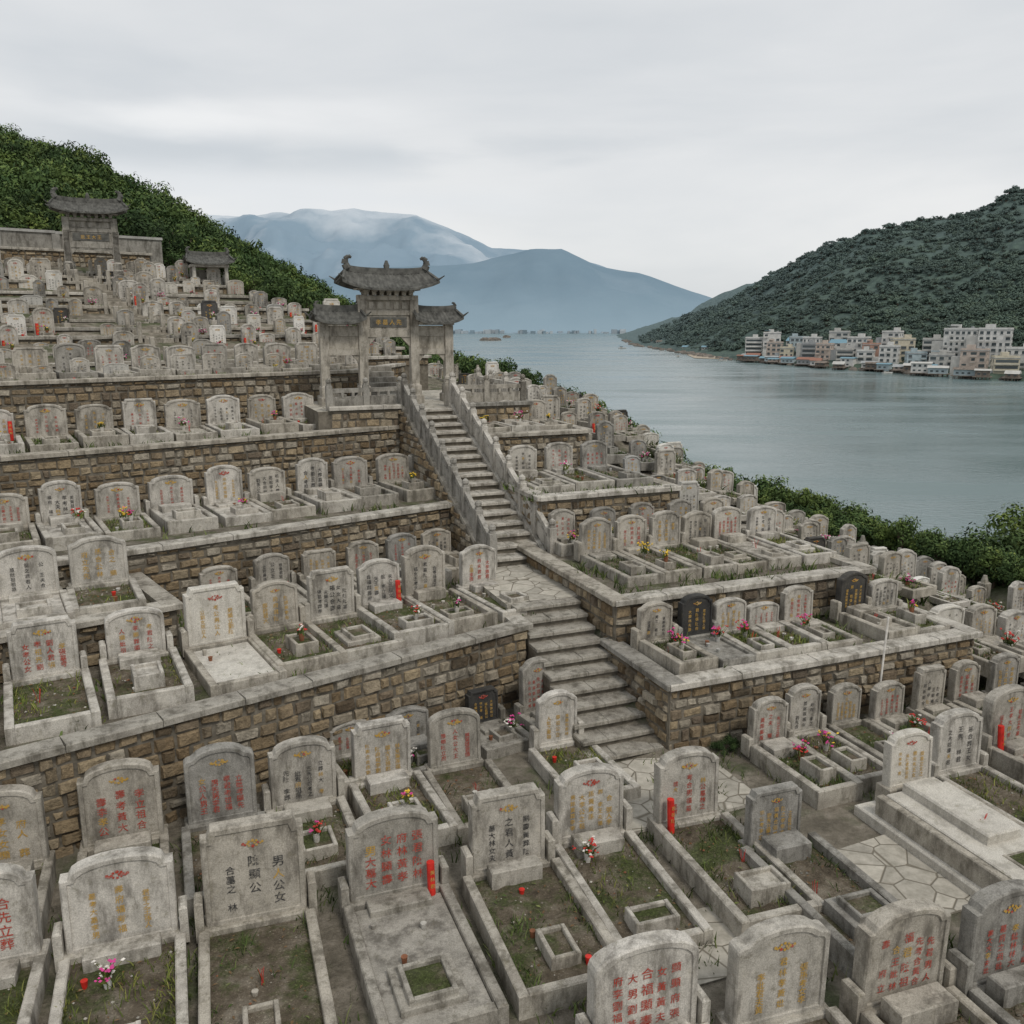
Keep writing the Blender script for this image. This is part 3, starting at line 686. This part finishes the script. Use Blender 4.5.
mb.obj('weeds')
for x,y,z,s in [(3.05,11.75,0,.2),(-6.2,12.0,1.3,.2),(5.9,12.1,0,.2),(6.6,12.4,0,.22),(.1,12.2,0,.16),(2.5,13.7,1.0,.18),(-.9,10.2,0,.1),(1.5,8.9,0,.1),(4.1,11.2,0,.13),(-4.2,12.8,1.3,.16),(-3.0,7.0,0,.09)]:
    place(R.choice(NB),'leafy_plant',(x,y,z-.1),R.uniform(0,6),None,s)

# ------------------------------------------------------------ sea, hills, mountains
SEA=-19
t=NT('sea_water',.18,.5)
t.col(t.ramp(t.noise(.006,3),[(.35,(.095,.15,.15)),(.65,(.125,.185,.185))]))
wn=t.noise(.6,6,t.pos((1,1.6,1)),.6); wl=t.noise(.016,5,t.pos((.7,2.5,1)),.65)
t.l.new(t.ramp(wl,[(.35,.08),(.65,.32)]),t.b.inputs['Roughness']); t.bump(wn,.35,.17)
M['sea']=t.m
mb=MB(); mb.add([(-9000,-500,SEA),(9000,-500,SEA),(9000,14000,SEA),(-9000,14000,SEA)],[(0,1,2,3)],'sea'); mb.obj('sea')
t=NT('hazy_forested_hill',.95,.1); c=t.ramp(t.noise(.014,7,None,.7),[(.32,(.045,.07,.045)),(.68,(.085,.12,.07))])
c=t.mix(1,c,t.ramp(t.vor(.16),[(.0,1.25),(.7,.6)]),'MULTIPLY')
hz=t.ramp(t.axis(1,350,1400),[(0,.15),(.5,.45),(1,.8)]); c=t.mix(hz,c,(.14,.19,.20)); t.col(c); t.bump(t.vor(.16),.6,-3); M['hillg']=t.m  # hz blends air haze into the hill's base colour with depth
SEA_=-19
def mtm(name,a,b,cap,z0,z1,amt):
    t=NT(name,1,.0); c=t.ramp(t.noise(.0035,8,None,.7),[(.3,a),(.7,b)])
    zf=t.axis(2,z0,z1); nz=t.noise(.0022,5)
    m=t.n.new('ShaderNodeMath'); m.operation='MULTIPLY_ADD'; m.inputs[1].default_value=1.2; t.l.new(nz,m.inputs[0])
    t.l.new(zf,m.inputs[2]); c=t.mix(t.ramp(m.outputs[0],[(.65,0),(1.0,amt)]),c,cap)  # cap: cloud mist painted into the base colour toward the peaks
    low=t.ramp(t.axis(2,SEA_,SEA_+170),[(0,.7),(1,0)]); c=t.mix(low,c,(b[0]*1.4,b[1]*1.35,b[2]*1.28)); t.col(c); return t.m  # low: painted haze, base colour pales toward sea level
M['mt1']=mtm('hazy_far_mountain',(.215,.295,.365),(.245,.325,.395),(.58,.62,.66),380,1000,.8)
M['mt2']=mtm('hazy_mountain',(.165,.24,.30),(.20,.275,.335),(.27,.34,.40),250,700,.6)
M['sand']=plain('sand',(.38,.32,.24)); M['rock']=plain('shore_rock',(.16,.14,.12),.9,.5,.2)
def field(name,xs,ys,f,mat):
    vs=[(x,y,f(x,y)) for y in ys for x in xs]; n=len(xs)
    fs=[(j*n+i,j*n+i+1,(j+1)*n+i+1,(j+1)*n+i) for j in range(len(ys)-1) for i in range(n-1)]
    mb=MB(); mb.add(vs,fs,mat); me=mb.mesh(name)
    for p in me.polygons: p.use_smooth=True
    return place(me,name)
SHORE=[(200,400),(417,228),(520,194),(650,164),(760,158),(1136,158),(1500,190),(2270,262),(2400,900)]
def fh(x,y):
    sx=interp(y,SHORE); d=x-sx+noise.noise(Vector((y*.01,0,3)))*10
    n1=noise.fractal(Vector((x*.004,y*.004,1)),1,2,5)
    if d<0: return -26+max(-4,d*.1)+4
    k=interp(y,[(200,.40),(500,.46),(900,.48),(1200,.48),(1500,.42),(2300,.30)])
    fl=interp(y,[(640,48),(760,10)])
    h=1.5+.07*min(d,fl)+max(0,d-fl)*k
    cap=interp(y,[(200,150),(900,215),(1300,150),(2300,40)])
    h=cap*(1-math.exp(-h/cap*1.15))
    h*=1+.42*n1*ss((d-fl)/120); h+=noise.noise(Vector((x*.05,y*.05,0)))*4*ss((d-fl)/60)
    return SEA-.5+max(.0,h+1)
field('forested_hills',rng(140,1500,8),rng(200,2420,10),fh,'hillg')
fo2=empty('distant_forest')
for i in range(8000):
    y=380+900*R.random()**1.25; sx=interp(y,SHORE); fl=interp(y,[(640,48),(760,10)]); x=sx+fl+R.random()*(.66*y-sx-fl+20)
    if x>.66*y: continue
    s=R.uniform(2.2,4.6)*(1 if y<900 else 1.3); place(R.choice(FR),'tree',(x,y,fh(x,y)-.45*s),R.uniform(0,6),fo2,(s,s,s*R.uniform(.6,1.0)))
def ridge(name,prof,y0,dep,mat,seed,x0,x1):
    def f(x,y):
        v=abs(y-y0)/dep; b=interp(x,prof)
        e=noise.fractal(Vector((x*.0022,y*.0022,seed)),1,2,7)
        return SEA-3+max(0,b*(1-v**1.2)+b*.36*e*min(1,v*2+.12)*max(0,1-v)**.5)
    field(name,rng(x0,x1,24),rng(y0-dep,y0+dep*.8,36),f,mat)
P1=[(-4500,350),(-2600,520),(-1600,590),(-1330,625),(-850,650),(-520,610),(-120,430),(190,440),(420,350),(800,230),(1150,60),(1400,0)]
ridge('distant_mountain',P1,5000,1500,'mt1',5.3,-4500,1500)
P2=[(-2500,120),(-900,170),(-500,240),(-150,260),(70,315),(190,315),(330,250),(480,225),(640,170),(800,120),(900,40),(950,0)]
ridge('coastal_mountain',P2,3500,750,'mt2',9.1,-2500,980)

# ------------------------------------------------------------ village
WC=[('bw0',(.60,.59,.56)),('bw1',(.47,.46,.43)),('bw2',(.50,.42,.36)),('bw3',(.33,.34,.34)),('bw4',(.36,.43,.45)),('bw5',(.54,.49,.38)),('bw6',(.44,.27,.21))]
for k,c in WC: M[k]=plain('painted_wall',c,.8,.16,.5)
t=NT('window_glass',.15,.5); t.col((.07,.085,.09)); M['glass']=t.m
M['wood']=plain('weathered_timber',(.18,.15,.125),.9,.4,1); M['blue']=plain('blue_roof_sheet',(.16,.28,.34),.6); M['rt']=plain('clay_roof',(.28,.14,.10),.8)
def building(x,y,w,d,st,z=-17.5,rz=0,wall='bw0'):
    e=empty('village_building',(x,y,z),rz); H=st*2.9
    mb=MB(); mb.box(-w/2,w/2,-d/2,d/2,-4,H,wall)
    if R.random()<.6: a=R.choice([-1,1]); mb.box(a*w/2 if a>0 else -w/2-w*.35,(w/2+w*.35) if a>0 else -w/2,-d/2+.6,d/2-.5,-4,H-2.9*R.randint(1,2),R.choice(['bw0','bw1','bw3']))
    mb.obj('walls',(0,0,0),0,e)
    mb=MB()
    if R.random()<.25 and st<=3:
        mb.add([(-w/2-.5,-d/2-.5,H),(w/2+.5,-d/2-.5,H),(w/2+.5,d/2+.5,H),(-w/2-.5,d/2+.5,H),(-w/2+1,0,H+2.4),(w/2-1,0,H+2.4)],[(0,1,5,4),(2,3,4,5),(0,4,3),(1,2,5),(3,2,1,0)],R.choice(['rt','bw3','blue']))
    else:
        mb.box(-w/2-.25,w/2+.25,-d/2-.25,d/2+.25,H+.01,H+.35,'bw3')
        for a in(-1,1): mb.box(-w/2,w/2,a*d/2-.15,a*d/2+.15,H+.36,H+1.2,wall); mb.box(a*w/2-.15,a*w/2+.15,-d/2+.2,d/2-.2,H+.36,H+1.19,wall)
        c=R.uniform(-.25,.25)*w; mb.box(c-w*.15,c+w*.15,-d*.2,d*.2,H+.36,H+3,wall); 
        if R.random()<.5: mb.cyl(w*.3,0,H+.4,H+2,.8,.8,'bw3',10)
        if R.random()<.3: mb.box(-w*.45,-w*.1,-d*.4,d*.3,H+2.2,H+2.35,R.choice(['blue','bw3']))
    mb.obj('roof',(0,0,0),0,e)
    mb=MB(); n=max(2,int(w/R.uniform(2.4,3.6))); m=max(2,int(d/3.2)); band=R.random()<.25
    for s in range(st):
        z0=s*2.9+.9; z1=z0+1.4
        if band: mb.box(-w/2+.6,w/2-.6,-d/2-.04,-d/2+.1,z0,z1,'glass'); mb.box(-w/2+.2,w/2-.2,-d/2-1.0,-d/2-.05,z0-1,z0-.8,'bw1'); mb.box(-w/2+.2,w/2-.2,-d/2-1.0,-d/2-.92,z0-.79,z0+.05,wall)
        for i in range(n):
            if band: break
            if R.random()<.12: continue
            c=-w/2+(i+.5)*w/n; hw=w/n*R.choice([.2,.26,.34]); mb.box(c-hw,c+hw,-d/2-.04,-d/2+.1,z0,z1,'glass'); mb.box(c-hw-.15,c+hw+.15,-d/2-.2,-d/2-.042,z0-.2,z0-.02,'bw3')
            if R.random()<.4: mb.box(c-hw-.3,c+hw+.3,-d/2-1.1,-d/2-.205,z0-.9,z0-.72,'bw1'); mb.box(c-hw-.3,c+hw+.3,-d/2-1.1,-d/2-1.03,z0-.71,z0+.1,wall)
        for i in range(m):
            c=-d/2+(i+.5)*d/m; mb.box(-w/2-.04,-w/2+.1,c-.6,c+.6,z0,z1,'glass'); mb.box(w/2-.1,w/2+.04,c-.6,c+.6,z0,z1,'glass')
    mb.obj('windows',(0,0,0),0,e)
for yy,dx,w,d,s,c in [(655,12,12,9,4,'bw0'),(648,22,12,9,5,'bw0'),(640,34,11,9,3,'bw1'),(628,14,10,8,3,'bw2'),(620,26,12,9,4,'bw4'),(608,12,9,8,2,'bw5'),(600,24,11,9,4,'bw0'),(590,36,12,9,5,'bw1'),
    (584,14,9,8,3,'bw3'),(574,26,11,9,3,'bw0'),(566,13,9,8,3,'bw2'),(556,28,12,9,4,'bw0'),(548,15,10,8,2,'bw1'),(540,38,10,9,5,'bw0'),(534,22,10,8,3,'bw6'),(524,13,9,8,2,'bw0'),(516,28,12,9,4,'bw5'),
    (508,15,10,8,3,'bw0'),(498,32,12,9,4,'bw1'),(490,16,10,8,2,'bw4'),(478,30,16,10,6,'bw0'),(462,34,15,10,6,'bw0'),(470,14,12,8,2,'bw1'),(452,16,12,8,3,'bw2'),(440,28,12,9,3,'bw0'),(432,14,11,8,2,'bw5'),(424,30,12,9,3,'bw1'),(412,18,12,9,2,'bw0')]:
    x=interp(yy,SHORE)+dx; building(x,yy,w,d,s,fh(x,yy)+.6,math.radians(R.uniform(-38,-12)),c)
def hut(x,y,w,c):
    e=MB(); 
    for a in rng(-w/2,w/2+.1,w/4):
        for b2 in(-3,3): e.cyl(a,b2,-4,1.2,.22,.2,'wood',6)
    hh=R.choice([3.2,4.3,4.3,6.2])
    e.box(-w/2-1,w/2+1,-4.5,4,1.2,1.5,'wood'); e.box(-w/2,w/2,-3,3.5,1.5,hh,c)
    for k in range(int(w/2.5)): a=-w/2+1+k*2.5; e.box(a,a+1.2,-3.05,-2.9,2.3,3.1,'glass')
    if hh>5:
        for k in range(int(w/2.5)): a=-w/2+1+k*2.5; e.box(a,a+1.2,-3.05,-2.9,4.5,5.6,'glass')
    r=R.uniform(.4,1.6)
    e.add([(-w/2-.5,-3.8,hh),(w/2+.5,-3.8,hh),(w/2+.5,4,hh),(-w/2-.5,4,hh),(-w/2-.5,0,hh+r),(w/2+.5,0,hh+r)],[(0,1,5,4),(2,3,4,5),(0,4,3),(1,2,5),(3,2,1,0)],R.choice(['blue','bw3','wood','bw1','rt']))
    e.obj('stilt_house',(x,y,SEA),math.radians(R.uniform(-38,-25)))
for yy in rng(412,650,8.5):
    hut(interp(yy,SHORE)+R.uniform(-9,3),yy,R.uniform(5,10),R.choice(['bw0','bw1','bw2','bw3','bw4','wood','wood']))
for yy,dx in [(790,6),(812,18),(830,12),(870,5),(900,16),(960,8),(1000,12),(1060,10),(1130,14)]: hut(interp(yy,SHORE)+dx+8,yy,R.uniform(9,14),R.choice(['bw0','bw1','bw2']))
for i in range(110):
    yy=R.uniform(415,760); x=interp(yy,SHORE)+R.uniform(18,62); s=R.uniform(2.0,3.4); place(R.choice(FR),'tree',(x,yy,fh(x,yy)-.3*s),R.uniform(0,6),fo2,s)
mb=MB(); mb.add([(140,690,SEA+.25),(158,668,SEA+.25),(175,700,SEA+2),(172,770,SEA+2),(150,775,SEA+.25)],[(0,1,2,3,4)],'sand'); mb.obj('beach')
mb=MB()
for i in range(190):
    yy=R.uniform(400,1500); x=interp(yy,SHORE)+R.uniform(-7,5); r=R.uniform(1.5,4)
    vs=[];n=7
    for k,(rr,zz) in enumerate(((1,-.5),(.9,.3),(.5,.75))): vs.append([(x+r*rr*R.uniform(.8,1.2)*math.cos(2*PI*j/n),yy+r*rr*R.uniform(.8,1.2)*math.sin(2*PI*j/n),SEA+r*zz*.7) for j in range(n)])
    mb.loops(vs,'rock')
mb.obj('shore_rocks')
mb=MB()
for x,y in((-35,1500),(-28,1510),(-45,1505),(-12,1850)):
    r=7; n=8; mb.loops([[(x+r*a*math.cos(2*PI*j/n)*R.uniform(1,1.8),y+r*a*math.sin(2*PI*j/n),SEA+z) for j in range(n)] for a,z in((1,-1),(.8,3),(.3,5))],'rock')
mb.obj('rock_islet')
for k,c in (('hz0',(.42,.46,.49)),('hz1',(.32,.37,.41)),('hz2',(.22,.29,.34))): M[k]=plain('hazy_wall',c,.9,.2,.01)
mb=MB()
for i in range(150):
    x=R.uniform(-500,760); y=2735+R.uniform(-15,25); w=R.uniform(6,18); h=R.uniform(4,13); mb.box(x,x+w,y,y+12,SEA-2,SEA+h,R.choice(['hz0','hz1','hz2']))
mb.obj('distant_town')
mb=MB(); L=40; loA=[];
for i in range(L+1):
    x=-900+i*1850/L; o=noise.noise(Vector((i*.3,2,0)))*20; loA.append((x,2735+o,SEA-1)); 
for i in range(L+1): x=-900+i*1850/L; loA.append((x,2790,SEA+7+noise.noise(Vector((i*.4,7,0)))*6))
for i in range(L+1): x=-900+i*1850/L; loA.append((x,3000,SEA-3))
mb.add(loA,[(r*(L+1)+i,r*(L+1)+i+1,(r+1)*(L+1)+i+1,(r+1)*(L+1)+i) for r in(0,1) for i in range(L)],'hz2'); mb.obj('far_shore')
def boat(x,y,L,rz):
    mb=MB(); sh=[(-.5,.9),(-.25,1),(.1,1),(.35,.7),(.5,0.03)]
    out=[(a*L,b*L*.16) for a,b in sh]+[(a*L,-b*L*.16) for a,b in reversed(sh)]
    mb.loops([[(a*.9,b*.6,-.3) for a,b in out],[(a,b,L*.1+max(0,a)*.06) for a,b in out]],'bw0'); mb.box(-L*.3,0,-L*.1,L*.1,L*.1,L*.26,'bw1'); mb.box(-L*.34,.04*L,-L*.12,L*.12,L*.262,L*.28,'blue'); mb.box(-L*.29,-.01*L,-L*.102,L*.102,L*.17,L*.23,'glass')
    mb.obj('fishing_boat',(x,y,SEA),rz)
boat(197,470,7,.4); boat(150,640,7,.2); boat(133,720,7,1.2); boat(120,980,9,.1)

# ------------------------------------------------------------ light, sky, camera
w=bpy.data.worlds.new("World"); sc.world=w; w.use_nodes=True; n=w.node_tree.nodes; l=w.node_tree.links
bg=n['Background']; bg.inputs[1].default_value=.1
sky=n.new('ShaderNodeTexSky'); sky.sky_type='NISHITA'; sky.sun_disc=False; sky.sun_elevation=math.radians(52); sky.sun_rotation=math.radians(150)
tc=n.new('ShaderNodeTexCoord'); mp=n.new('ShaderNodeMapping'); mp.inputs['Scale'].default_value=(1,1,4.5); l.new(tc.outputs['Generated'],mp.inputs[0])
no=n.new('ShaderNodeTexNoise'); no.inputs['Scale'].default_value=1.9; no.inputs['Detail'].default_value=7; no.inputs['Roughness'].default_value=.5; no.inputs['Distortion'].default_value=.3; l.new(mp.outputs[0],no.inputs[0])
rp=n.new('ShaderNodeValToRGB'); rp.color_ramp.elements[0].position=.36; rp.color_ramp.elements[0].color=(.84,.865,.885,1); rp.color_ramp.elements[1].position=.62; rp.color_ramp.elements[1].color=(1.02,1.02,1.015,1); l.new(no.outputs[0],rp.inputs[0])
sx=n.new('ShaderNodeSeparateXYZ'); l.new(tc.outputs['Generated'],sx.inputs[0])
rg=n.new('ShaderNodeValToRGB'); e=rg.color_ramp.elements; e[0].position=0; e[0].color=(.76,.77,.78,1); e[1].position=.12; e[1].color=(.83,.83,.83,1); e2=e.new(.4); e2.color=(.73,.745,.76,1); l.new(sx.outputs[2],rg.inputs[0])
m1=n.new('ShaderNodeMix'); m1.data_type='RGBA'; m1.blend_type='MULTIPLY'; m1.inputs[0].default_value=1; l.new(rp.outputs[0],m1.inputs[6]); l.new(rg.outputs[0],m1.inputs[7])
cur=m1.outputs[2]
# low cloud banks hanging over the mountains (part of the sky)
no2=n.new('ShaderNodeTexNoise'); no2.inputs['Scale'].default_value=5; no2.inputs['Detail'].default_value=6; l.new(mp.outputs[0],no2.inputs[0])
for (cx,cz,rx,rz_,col,amt) in [(-.27,.165,.30,.045,(.60,.635,.665),.85),(-.30,.20,.24,.022,(.90,.90,.895),.9),(.05,.185,.17,.024,(.62,.65,.675),.75),(-.22,.135,.34,.028,(.80,.815,.83),.85)]:
    su=n.new('ShaderNodeVectorMath'); su.operation='SUBTRACT'; su.inputs[1].default_value=(cx,.95,cz); l.new(tc.outputs['Generated'],su.inputs[0])
    mu=n.new('ShaderNodeVectorMath'); mu.operation='MULTIPLY'; mu.inputs[1].default_value=(1/rx,.8,1/rz_); l.new(su.outputs[0],mu.inputs[0])
    ln=n.new('ShaderNodeVectorMath'); ln.operation='LENGTH'; l.new(mu.outputs[0],ln.inputs[0])
    ad=n.new('ShaderNodeMath'); ad.operation='MULTIPLY_ADD'; ad.inputs[1].default_value=2.4; l.new(no2.outputs[0],ad.inputs[0]); l.new(ln.outputs['Value'],ad.inputs[2])
    mr=n.new('ShaderNodeMapRange'); mr.interpolation_type='SMOOTHSTEP'; mr.inputs[1].default_value=2.35; mr.inputs[2].default_value=1.2; mr.inputs[3].default_value=0; mr.inputs[4].default_value=amt; l.new(ad.outputs[0],mr.inputs[0])
    mm=n.new('ShaderNodeMix'); mm.data_type='RGBA'; l.new(mr.outputs[0],mm.inputs[0]); l.new(cur,mm.inputs[6]); mm.inputs[7].default_value=(*col,1); cur=mm.outputs[2]
sc1=n.new('ShaderNodeVectorMath'); sc1.operation='SCALE'; sc1.inputs[3].default_value=10.3; l.new(cur,sc1.inputs[0])
m2=n.new('ShaderNodeMix'); m2.data_type='RGBA'; m2.inputs[0].default_value=.92; l.new(sky.outputs[0],m2.inputs[6]); l.new(sc1.outputs[0],m2.inputs[7]); l.new(m2.outputs[2],bg.inputs[0])
sd=bpy.data.lights.new('sun','SUN'); sd.energy=1.5; sd.angle=math.radians(12); sd.color=(1,.95,.87)
so=bpy.data.objects.new('sun',sd); sc.collection.objects.link(so); so.rotation_euler=(math.radians(38),0,math.radians(35))
cd=bpy.data.cameras.new('camera'); cd.sensor_width=36; cd.lens=18/math.tan(math.radians(30)); cd.clip_end=30000; cd.clip_start=.1
co=bpy.data.objects.new('camera',cd); sc.collection.objects.link(co); co.location=(0,0,6); co.rotation_euler=(math.radians(90-11.9),0,0); sc.camera=co
sc.view_settings.view_transform='Standard'; sc.view_settings.look='None'; sc.view_settings.exposure=0
